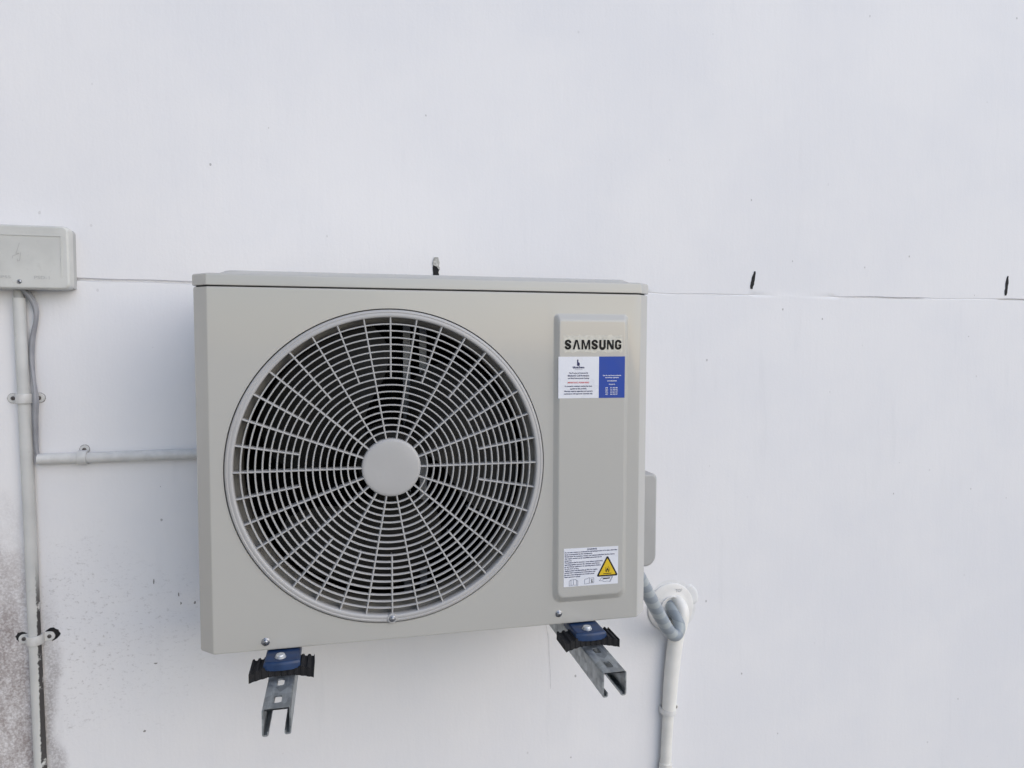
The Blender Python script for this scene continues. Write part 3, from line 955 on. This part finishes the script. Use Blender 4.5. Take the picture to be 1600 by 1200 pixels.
line_y(mb, [(bx0, bz0 + 0.0045), (bx0 + 0.0045, bz0 + 0.0105), (bx0 + 0.0265, bz0 + 0.0115), (bx0 + 0.0215, bz0 + 0.0020), (bx0 + 0.0150, bz0 + 0.0032), (bx0 + 0.0100, bz0 + 0.0022), (bx0 + 0.0060, bz0 + 0.0046)], ty, lw, True)
line_y(mb, [(bx0 + 0.0245, bz0 + 0.0105), (bx0 + 0.0200, bz0 + 0.0020)], ty - 0.0001, lw)
mb.build('symbol', 'grey_ink', st2, smooth=0, fix=False)
mb = MB()
mb.poly_y([(0.6722, 0.0764), (0.6754, 0.0764), (0.6754, 0.0772), (0.6747, 0.0775), (0.6747, 0.0805), (0.6724, 0.0805), (0.6724, 0.0798), (0.6731, 0.0796), (0.6731, 0.0775), (0.6722, 0.0772)], ty - 0.0002)
mb.poly_y([(0.6738 + 0.0010 * cos(t * pi / 6), 0.0821 + 0.0010 * sin(t * pi / 6)) for t in range(12)], ty - 0.0002)
mb.poly_y([(0.6943, 0.0806), (0.7082, 0.0812), (0.7090, 0.0833), (0.6952, 0.0828)], ty - 0.0002)
mb.build('symbol', 'black', st2, smooth=0, fix=False)

# ------------------------------------------------------------------ strut channels under the unit
ZW = -0.027                                         # top of the channel web
def channel(cx, label):
    t = thing('strut_channel', (cx, 0.1, ZW - 0.0205), label, 'bracket', 'strut channels carrying the unit')
    y0, y1 = -0.150, GY + 0.002
    h, w, th, lip, ret = 0.041, 0.0207, 0.0024, 0.0095, 0.007
    mb = MB()
    pitch, sl, sw = 0.057, 0.023, 0.0057
    ys = y0 + 0.012
    y = y0
    k = 0
    # web with slotted holes: top skin, bottom skin and slot walls
    while y < y1 - 1e-6:
        ye = min(y + pitch, y1)
        if ye - y > 0.056:
            c = (cx, (y + ye) / 2 + 0.001)
            loop = rrect(cx - sw, cx + sw, c[1] - sl / 2, c[1] + sl / 2, 0.0035, 3)
            o_, i_ = plate_with_hole((cx - w + 0.003, cx + w - 0.003, y, ye), loop, c)
            a_ = [(p[0], p[1], ZW) for p in o_]; b_ = [(p[0], p[1], ZW) for p in i_]
            c_ = [(p[0], p[1], ZW - th) for p in i_]; d_ = [(p[0], p[1], ZW - th) for p in o_]
            mb.loft([a_, b_, c_, d_])
        else:
            mb.box(cx - w + 0.003, cx + w - 0.003, y, ye, ZW - th, ZW)
        y = ye
    # two flanges with rounded shoulder and in-turned lip
    for s in (-1, 1):
        out = [(w - 0.003, 0)] + [(w - 0.003 + 0.003 * sin(a), -0.003 + 0.003 * cos(a)) for a in (0.4, 0.8, 1.2, pi / 2)]
        out += [(w, -h + 0.003)] + [(w - 0.003 + 0.003 * cos(a), -h + 0.003 - 0.003 * sin(a)) for a in (0.5, 1.0, pi / 2)]
        out += [(w - lip + 0.002, -h), (w - lip, -h + 0.002), (w - lip, -h + ret)]
        inn = [(w - lip + th, -h + ret), (w - lip + th, -h + th), (w - th, -h + th), (w - th, -th), (w - 0.003, -th)]
        pf = [(cx + s * x, z) for x, z in out + inn]
        mb.loft([[(x, y0, ZW + z) for x, z in pf], [(x, y1, ZW + z) for x, z in pf]], cap0=True, cap1=True)
    mb.build('channel', 'galv', t, smooth=40)
    # base plate against the wall
    mb = MB(); mb.loft([[(x, yv, z) for x, z in rrect(cx - 0.03, cx + 0.03, ZW - 0.075, ZW + 0.034, 0.006, 3)] for yv in (GY - 0.006, GY + 0.001)], cap0=True, cap1=True)
    mb.build('base_plate', 'galv', t, smooth=40)
    return t
channel(0.1335, 'galvanised slotted strut channel under the left foot of the unit')
channel(0.6640, 'galvanised slotted strut channel under the right foot, below the warning sticker')

def mount(cx, label, yc=-0.022):
    t = thing('rubber_mount', (cx, yc, ZW), label, 'rubber mount', 'ribbed rubber mounts on the channels')
    # ribbed pad: concave front and rear, ends drooping over the channel
    mb = MB()
    hw = 0.0500
    xs_ = []
    n = 60
    loops = []
    for i in range(n + 1):
        u = -1 + 2 * i / n
        rib = 0.0020 * (1 if (i // 3) % 2 == 0 else 0)
        dep = 0.019 + 0.009 * u * u
        drop = 0.004 * u * u * (1 if abs(u) > 0.43 else 0.6)
        x = cx + hw * u
        au = abs(u)
        zt = ZW + (0.0115 if au < 0.53 else 0.0165 - 0.0055 * (au - 0.53) / 0.47 - (0.0 if rib else 0.0026))
        zb = ZW + 0.0003 - (drop if abs(u) > 0.44 else 0)
        f_ = yc - dep - rib * 0.6
        b_ = yc + dep + rib * 0.6
        loops.append([(x, f_, zb), (x, f_, zt), (x, b_, zt), (x, b_, zb)])
    mb.loft(loops, cap0=True, cap1=True)
    mb.build('rubber_pad', 'rubber', t, smooth=20)
    # blue steel foot with rounded nose
    mb = MB()
    zt, tk = ZW + 0.0245, 0.0140
    out = []
    hw2 = 0.0275
    for i in range(13):
        u = -1 + 2 * i / 12
        out.append((cx + hw2 * u, yc - 0.0180 - 0.005 * (1 - u * u)))
    out += [(cx + hw2 * 0.97, yc + 0.055), (cx - hw2 * 0.97, yc + 0.055)]
    def sc(q, z):
        return [(cx + (x - cx) * q, yc + (y - yc) * q, z) for x, y in out]
    mb.loft([sc(1.04, zt - tk), sc(1.04, zt - 0.0055), sc(1.01, zt - 0.0022), sc(0.94, zt - 0.0004), sc(0.90, zt)], cap0=True, cap1=True)
    pl_ = mb.build('foot_plate', 'blue', t, smooth=40)
    # bolt with washer
    mb = MB()
    by = yc - 0.004
    def ringz(r, z, n=24, x0=cx - 0.003):
        return [(x0 + r * cos(2 * pi * i / n), by + r * sin(2 * pi * i / n), z) for i in range(n)]
    mb.loft([ringz(0.0088, zt - 0.0002), ringz(0.0088, zt + 0.0014), ringz(0.0083, zt + 0.0018)], cap0=True, cap1=True)
    mb.loft([ringz(0.0076, zt + 0.0018), ringz(0.0076, zt + 0.0038), ringz(0.0066, zt + 0.0054), ringz(0.0040, zt + 0.0062)], cap0=True, cap1=True)
    mb.build('bolt', 'bolt', t, smooth=30)
    return t
mount(0.1335, 'black ribbed rubber mount with blue plate and bolt, under the left end of the unit')
mount(0.6620, 'black ribbed rubber mount with blue plate and bolt, below the warning sticker')

# ------------------------------------------------------------------ junction box, conduits and cables on the left
t = thing('junction_box', (-0.38, GY, 0.613), 'aged pale grey plastic junction box cut off by the left edge', 'junction box')
mb = MB()
bx0, bx1, bz0, bz1 = -0.52, -0.2730, 0.6125, 0.7330
def bl(y, ins, r=0.010):
    return [(x, y, z) for x, z in rrect(bx0 + ins, bx1 - ins, bz0 + ins, bz1 - ins, r, 5)]
mb.loft([bl(GY - 0.0445, 0.0042, 0.007), bl(GY - 0.0438, 0.0026), bl(GY - 0.0420, 0.0008), bl(GY - 0.039, 0.0), bl(GY - 0.020, -0.0002), bl(GY - 0.0195, 0.002)], cap0=True, cap1=True)
lid = mb.build('lid', 'box', t, smooth=40, wn=True)
mb = MB()
mb.loft([bl(GY - 0.0195, 0.002), bl(GY + 0.001, 0.001)], cap0=True, cap1=True)
mb.box(-0.46, -0.2745, GY - 0.017, GY, 0.6165, 0.7100)
mb.build('base', 'box_base', t, smooth=40)
mb = MB()                                            # raised rectangular rim line on the lid
fy = GY - 0.0445
for a_, b_ in (((bx0 + 0.02, 0.7135), (-0.2860, 0.7135)), ((-0.2860, 0.7135), (-0.2865, 0.636)),):
    dx, dz = b_[0] - a_[0], b_[1] - a_[1]
    if abs(dx) > abs(dz):
        mb.box(min(a_[0], b_[0]), max(a_[0], b_[0]), fy - 0.0012, fy + 0.0005, a_[1] - 0.0006, a_[1] + 0.0006)
    else:
        mb.box(a_[0] - 0.0006, a_[0] + 0.0006, fy - 0.0011, fy + 0.0005, min(a_[1], b_[1]), max(a_[1], b_[1]) - 0.0006)
mb.build('raised_rim', 'box', lid, smooth=0)
mb = MB()                                            # moulded bolt-flash mark and letters
line_y(mb, [(-0.3560, 0.6990), (-0.3605, 0.6840), (-0.3625, 0.6790), (-0.3570, 0.6790), (-0.3680, 0.6740), (-0.3690, 0.6690)], fy - 0.0004, 0.0008)
line_y(mb, [(-0.3545, 0.6810), (-0.3560, 0.6680), (-0.3570, 0.6655), (-0.3600, 0.6645), (-0.3605, 0.6690)], fy - 0.0005, 0.0008)
text_mesh(mb, 'PSD-1', -0.3330, 0.6315, fy - 0.0004, width=0.026, height=0.006)
text_mesh(mb, 'IP55', -0.3905, 0.6320, fy - 0.0004, width=0.018, height=0.005)
mb.build('moulded_mark', 'box_base', lid, smooth=0, fix=False)['kind'] = 'stuff'
screw(-0.3583, fy, 0.6262, 0.0042, t, 0.0, 'screw')

def x_pipe(z):
    pts = [(0.61, -0.3722), (0.43, -0.3696), (0.141, -0.3662), (-0.025, -0.3654), (-0.339, -0.3622), (-1.0, -0.357)]
    for i in range(len(pts) - 1):
        if z <= pts[i][0] and z >= pts[i + 1][0]:
            t_ = (pts[i][0] - z) / (pts[i][0] - pts[i + 1][0])
            return pts[i][1] + t_ * (pts[i + 1][1] - pts[i][1])
    return pts[0][1]
PR = 0.0112
PYC = GY - PR - 0.001
# mesh stored about x = 0 so that its stain follows its own right flank
mb = MB()
zs = [0.597 - 0.04 * i for i in range(40)] + [-1.0]
tube(mb, [(x_pipe(z), PYC, z) for z in zs], PR, 24, 0.002)
vp = MB()
# shear the local frame: keep x relative to the pipe's own axis in the texture through the origin
ob = mb.build('vertical_conduit', 'conduit', origin=(-0.3655, PYC, -Z0), smooth=50)
tag(ob, 'vertical cream conduit running down from the junction box to the ground', 'conduit')
t = ob
mb = MB(); mb.loft(tube_loops([(x_pipe(0.62), PYC, 0.620), (x_pipe(0.6), PYC, 0.580)], PR - 0.0024, 20), cap0=True, cap1=True)
mb.build('inner_nipple', 'box_base', ob, smooth=50)

def saddle(cx, cz, pr, horiz, label, mat='saddle', ear=0.0325, width=0.0185, one=False, screwmat='screw_dark', tilt=0.0):
    """conduit saddle: strap arching over the pipe with flat rounded ears.  horiz: pipe runs along X"""
    t = thing('conduit_saddle', (cx, GY, cz), label, 'conduit clip', 'conduit clips screwed to the wall')
    mb = MB()
    # section across the pipe: (across, out)
    sec = []
    ctr = pr + 0.001
    n = 14
    R = pr + 0.0004
    th = 0.0030
    path = [(-ear * 0.62, 0.0), (-(R + 0.001), 0.0)]
    inner = [(-(R), 0.0012)] + [(-R * cos(pi * i / n), ctr + R * sin(pi * i / n)) for i in range(n + 1)] + [(R, 0.0012)]
    outer = [(-(R + th), 0.003)] + [(-(R + th) * cos(pi * i / n), ctr + (R + th) * sin(pi * i / n)) for i in range(n + 1)] + [(R + th, 0.003)]
    def put(a, o, w_):
        a2 = a * cos(tilt) - w_ * sin(tilt); w2 = a * sin(tilt) + w_ * cos(tilt)
        return (cx + w2, GY - o, cz + a2) if horiz else (cx + a2, GY - o, cz + w2)
    hwid = width / 2
    L = []
    for w_, sh in ((-hwid, 0.0006), (-hwid + 0.0008, 0), (hwid - 0.0008, 0), (hwid, 0.0006)):
        L.append([put(a, max(0, o - sh), w_) for a, o in outer] + [put(a, o, w_) for a, o in reversed(inner)])
    mb.loft(L, cap0=True, cap1=True)
    for s in ((1,) if one else (-1, 1)):
        rr = width / 2
        e = ear - rr
        pts = [(s * (R - 0.001), -rr), (s * e, -rr)] + [(s * (e + rr * sin(pi * k / 12)), -rr * cos(pi * k / 12)) for k in range(1, 12)] + [(s * e, rr), (s * (R - 0.001), rr)]
        ptsi = [(s * (R - 0.001) + (a - s * (R - 0.001)) * 0.97, b * 0.94) for a, b in pts]
        mb.loft([[put(a, 0.0, b) for a, b in pts], [put(a, 0.0024, b) for a, b in pts], [put(a, 0.0030, b) for a, b in ptsi]], cap0=True, cap1=True)
    ob = mb.build('strap', mat, t, smooth=35)
    for s in ((1,) if one else (-1, 1)):
        e = ear - width / 2 - 0.0005
        q = put(s * e, 0.003, 0)
        screw(q[0], q[1], q[2], 0.0040, t, 0, screwmat)
    return t
saddle(x_pipe(0.402), 0.4022, PR, False, 'upper clip on the vertical conduit, crossed by grey cables')
saddle(x_pipe(-0.077), -0.0775, PR, False, 'lower clip on the vertical conduit, with black mould round its ears', tilt=0.03)
# grime and painted edge shade, as dark rings round the ears of the clean clips
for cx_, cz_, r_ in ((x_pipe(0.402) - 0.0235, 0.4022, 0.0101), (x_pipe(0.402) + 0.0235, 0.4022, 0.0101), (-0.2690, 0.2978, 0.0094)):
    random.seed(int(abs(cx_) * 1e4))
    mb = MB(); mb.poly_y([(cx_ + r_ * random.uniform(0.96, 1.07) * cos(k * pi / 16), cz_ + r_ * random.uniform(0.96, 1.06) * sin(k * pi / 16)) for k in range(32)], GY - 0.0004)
    mb.build('grime_shade_ring', 'grime', wall, smooth=0)
# mould halo round the lower clip's ears is real grime on the wall: thin ragged patches
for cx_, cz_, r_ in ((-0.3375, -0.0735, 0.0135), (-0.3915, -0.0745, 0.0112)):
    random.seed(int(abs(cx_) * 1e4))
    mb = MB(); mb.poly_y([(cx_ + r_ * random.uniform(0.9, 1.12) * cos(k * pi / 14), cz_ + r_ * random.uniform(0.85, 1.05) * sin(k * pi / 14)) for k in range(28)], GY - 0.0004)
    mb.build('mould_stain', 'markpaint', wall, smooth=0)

HR = 0.0107
HY = GY - HR - 0.001
mb = MB()
tube(mb, catmull([(-0.3485, HY, 0.2825), (-0.26, HY, 0.2825), (-0.15, HY, 0.2833), (-0.06, HY, 0.2834), (0.10, HY, 0.284)], 6), HR, 24, 0.0018)
ob = mb.build('horizontal_conduit', 'saddle', origin=(-0.3485, HY, 0.2825), smooth=50)
tag(ob, 'short horizontal cream conduit running behind the left side of the unit', 'conduit')
saddle(-0.2690, 0.2828, HR, True, 'one-eared clip on the horizontal conduit', ear=0.0235, width=0.017, one=True)

t = thing('cable_bundle', (-0.35, GY - 0.014, 0.29), 'grey cables looping from the junction box down into the horizontal conduit', 'cable')
for k, (dx, dy, wob) in enumerate(((0.0, 0.0, 0.0), (-0.0042, 0.003, 0.0025), (0.0030, 0.004, -0.002))):
    P = [(-0.3665 + dx, GY - 0.020 + dy, 0.618), (-0.352 + dx, GY - 0.018 + dy, 0.600), (-0.3440 + dx * 0.8, GY - 0.016 + dy, 0.580), (-0.3440 + dx + wob, GY - 0.014 + dy, 0.556), (-0.3520 + dx * 0.6, GY - 0.012 + dy, 0.518),
         (-0.3545 + dx * 0.5, GY - 0.012 + dy, 0.480), (-0.3500 + dx * 0.6 + wob, GY - 0.017 + dy, 0.440), (-0.3462 + dx * 0.7, GY - 0.022 + dy, 0.402), (-0.3495 + dx * 0.6, GY - 0.018 + dy, 0.360),
         (-0.3510 + dx * 0.4, GY - 0.014 + dy, 0.325), (-0.3500 + dx * 0.3, GY - 0.013 + dy * 0.5, 0.298), (-0.3440 + dx * 0.1, HY - 0.001 + dy * 0.3, 0.2845 - wob), (-0.320, HY, 0.2825)]
    mb = MB(); tube(mb, catmull(P, 7), 0.0027 if k else 0.0033, 10)
    mb.build('cable', 'cable', t, smooth=60)

# ------------------------------------------------------------------ pipework on the right
fcx, fcz = 1.0080, -0.1290
t = thing('wall_flange', (fcx, GY, fcz), 'round white plastic flange where the wrapped pipe enters the wall', 'pipe flange')
mb = MB()
mb.revolve_y(fcx, fcz, [(0.0600, GY + 0.001), (0.0600, GY - 0.0020), (0.0590, GY - 0.0034), (0.0570, GY - 0.0040), (0.0480, GY - 0.0060), (0.0330, GY - 0.0075), (0.0310, GY - 0.0085), (0.0300, GY - 0.012), (0.0285, GY - 0.0125), (0.0275, GY - 0.011), (0.0270, GY + 0.02)], 72)
mb.build('disc', 'white_pvc', t, smooth=40, fix=False)
mb = MB(); text_mesh(mb, 'TOP', fcx + 0.010, fcz + 0.0385, GY - 0.0082, width=0.017, height=0.008)
mb.build('lettering', 'cover', t, smooth=0)
mb = MB()
random.seed(11)
def blob(cx, cz, rx, rz, h, n=26, jag=0.16):
    ph = [random.uniform(0, 6.28) for _ in range(3)]
    rad = [1 + jag * (0.5 * sin(2 * k * 2 * pi / n + ph[0]) + 0.35 * sin(3 * k * 2 * pi / n + ph[1]) + 0.25 * sin(5 * k * 2 * pi / n + ph[2])) for k in range(n)]
    L = []
    for q, y in ((1.0, 0.0), (0.94, 0.55), (0.75, 0.9), (0.4, 1.0)):
        L.append([(cx + rx * q * rad[k] * cos(2 * pi * k / n), GY + 0.0006 - h * y, cz + rz * q * rad[k] * sin(2 * pi * k / n)) for k in range(n)])
    mb.loft(L, cap1=True)
blob(fcx + 0.052, fcz + 0.026, 0.022, 0.026, 0.0030)
blob(fcx + 0.004, fcz + 0.002, 0.0660, 0.0690, 0.0014, 40, 0.05)
mb.build('sealant', 'sealant', t, smooth=60)
mb = MB()                                            # packing around the hole
mb.disc_y(fcx, fcz, [(0.027, GY - 0.004), (0.0272, GY - 0.002), (0.0272, GY + 0.01)], 40)
mb.build('hole_packing', 'white_pvc', t, smooth=50)

# wrapped bundle: down from the valves, a tight bend, up into the wall
mb = MB()
P = [(0.800, 0.170, 0.080), (0.832, 0.190, 0.042), (0.872, 0.222, -0.012), (0.920, 0.260, -0.082), (0.955, 0.288, -0.132), (0.985, 0.308, -0.170), (1.003, 0.316, -0.180), (1.0140, 0.322, -0.168), (1.0140, 0.330, -0.148), (1.010, 0.342, -0.133), (1.007, 0.362, -0.122), (1.005, 0.375, -0.118)]
path = catmull(P, 9)
n = 20
rr = [0.0160 - 0.0025 * i / len(path) for i in range(len(path))]
L = tube_loops(path, rr, n)
mb.loft(L, cap0=True, cap1=True)
ob = mb.build('wrapped_pipe', 'tape', smooth=60, fix=False, origin=(0.9, 0.25, -0.1))
tag(ob, 'grey tape-wrapped refrigerant pipe bending from the unit into the wall', 'pipe')
me = ob.data
uvl = me.uv_layers.new(name='UVMap')
cum = [0.0]
for i in range(1, len(path)):
    cum.append(cum[-1] + (path[i] - path[i - 1]).length)
for p_ in me.polygons:
    for li_ in p_.loop_indices:
        vi = me.loops[li_].vertex_index
        a, b = divmod(vi, n)
        uvl.data[li_].uv = (b / n, cum[min(a, len(cum) - 1)])
    ring = [me.loops[li_].vertex_index % n for li_ in p_.loop_indices]
    if 0 in ring and n - 1 in ring:
        for li_ in p_.loop_indices:
            vi = me.loops[li_].vertex_index
            if vi % n == 0:
                uvl.data[li_].uv = (1.0, cum[min(vi // n, len(cum) - 1)])

# white sleeve, narrower drain conduit, clip and coupling
mb = MB()
P = [(1.0205, GY + 0.004, -0.108), (1.0270, GY - 0.018, -0.118), (1.0285, GY - 0.026, -0.138), (1.0225, GY - 0.026, -0.165), (1.0145, GY - 0.022, -0.195), (1.0080, GY - 0.0205, -0.25), (1.0030, GY - 0.0195, -0.31), (1.0000, GY - 0.0185, -0.372)]
pp = catmull(P, 7)
tube(mb, pp, [0.0125 + 0.006 * min(1, i / 28) - 0.0018 * max(0, (i - 30) / (len(pp) - 31)) for i in range(len(pp))], 24)
ob = mb.build('drain_sleeve', 'sleeve', smooth=60, origin=(1.0, GY - 0.02, -0.37))
tag(ob, 'white plastic sleeve hanging down below the wall flange', 'pipe')
mb = MB()
tube(mb, [(1.0000, GY - 0.0180, -0.366), (0.9965, GY - 0.0165, -0.44), (0.9945, GY - 0.0155, -0.52), (0.985, GY - 0.015, -1.0)], 0.0132, 24)
ob = mb.build('drain_conduit', 'cream_pvc', smooth=60, origin=(0.9945, GY - 0.0155, -1.0))
tag(ob, 'narrow cream drain conduit continuing below the white sleeve to the ground', 'conduit')
mb = MB(); tube(mb, [(0.9948, GY - 0.0158, -0.508), (0.9930, GY - 0.0158, -0.56)], 0.0158, 24)
mb.build('coupling', 'cream_pvc', ob, smooth=60)
saddle(0.9995, -0.3790, 0.0150, False, 'clip with a screw holding the drain conduit below the white sleeve', mat='white_pvc', ear=0.0330, width=0.0135, one=True)

for o in list(bpy.data.objects):
    if '_o' in o:
        del o['_o']
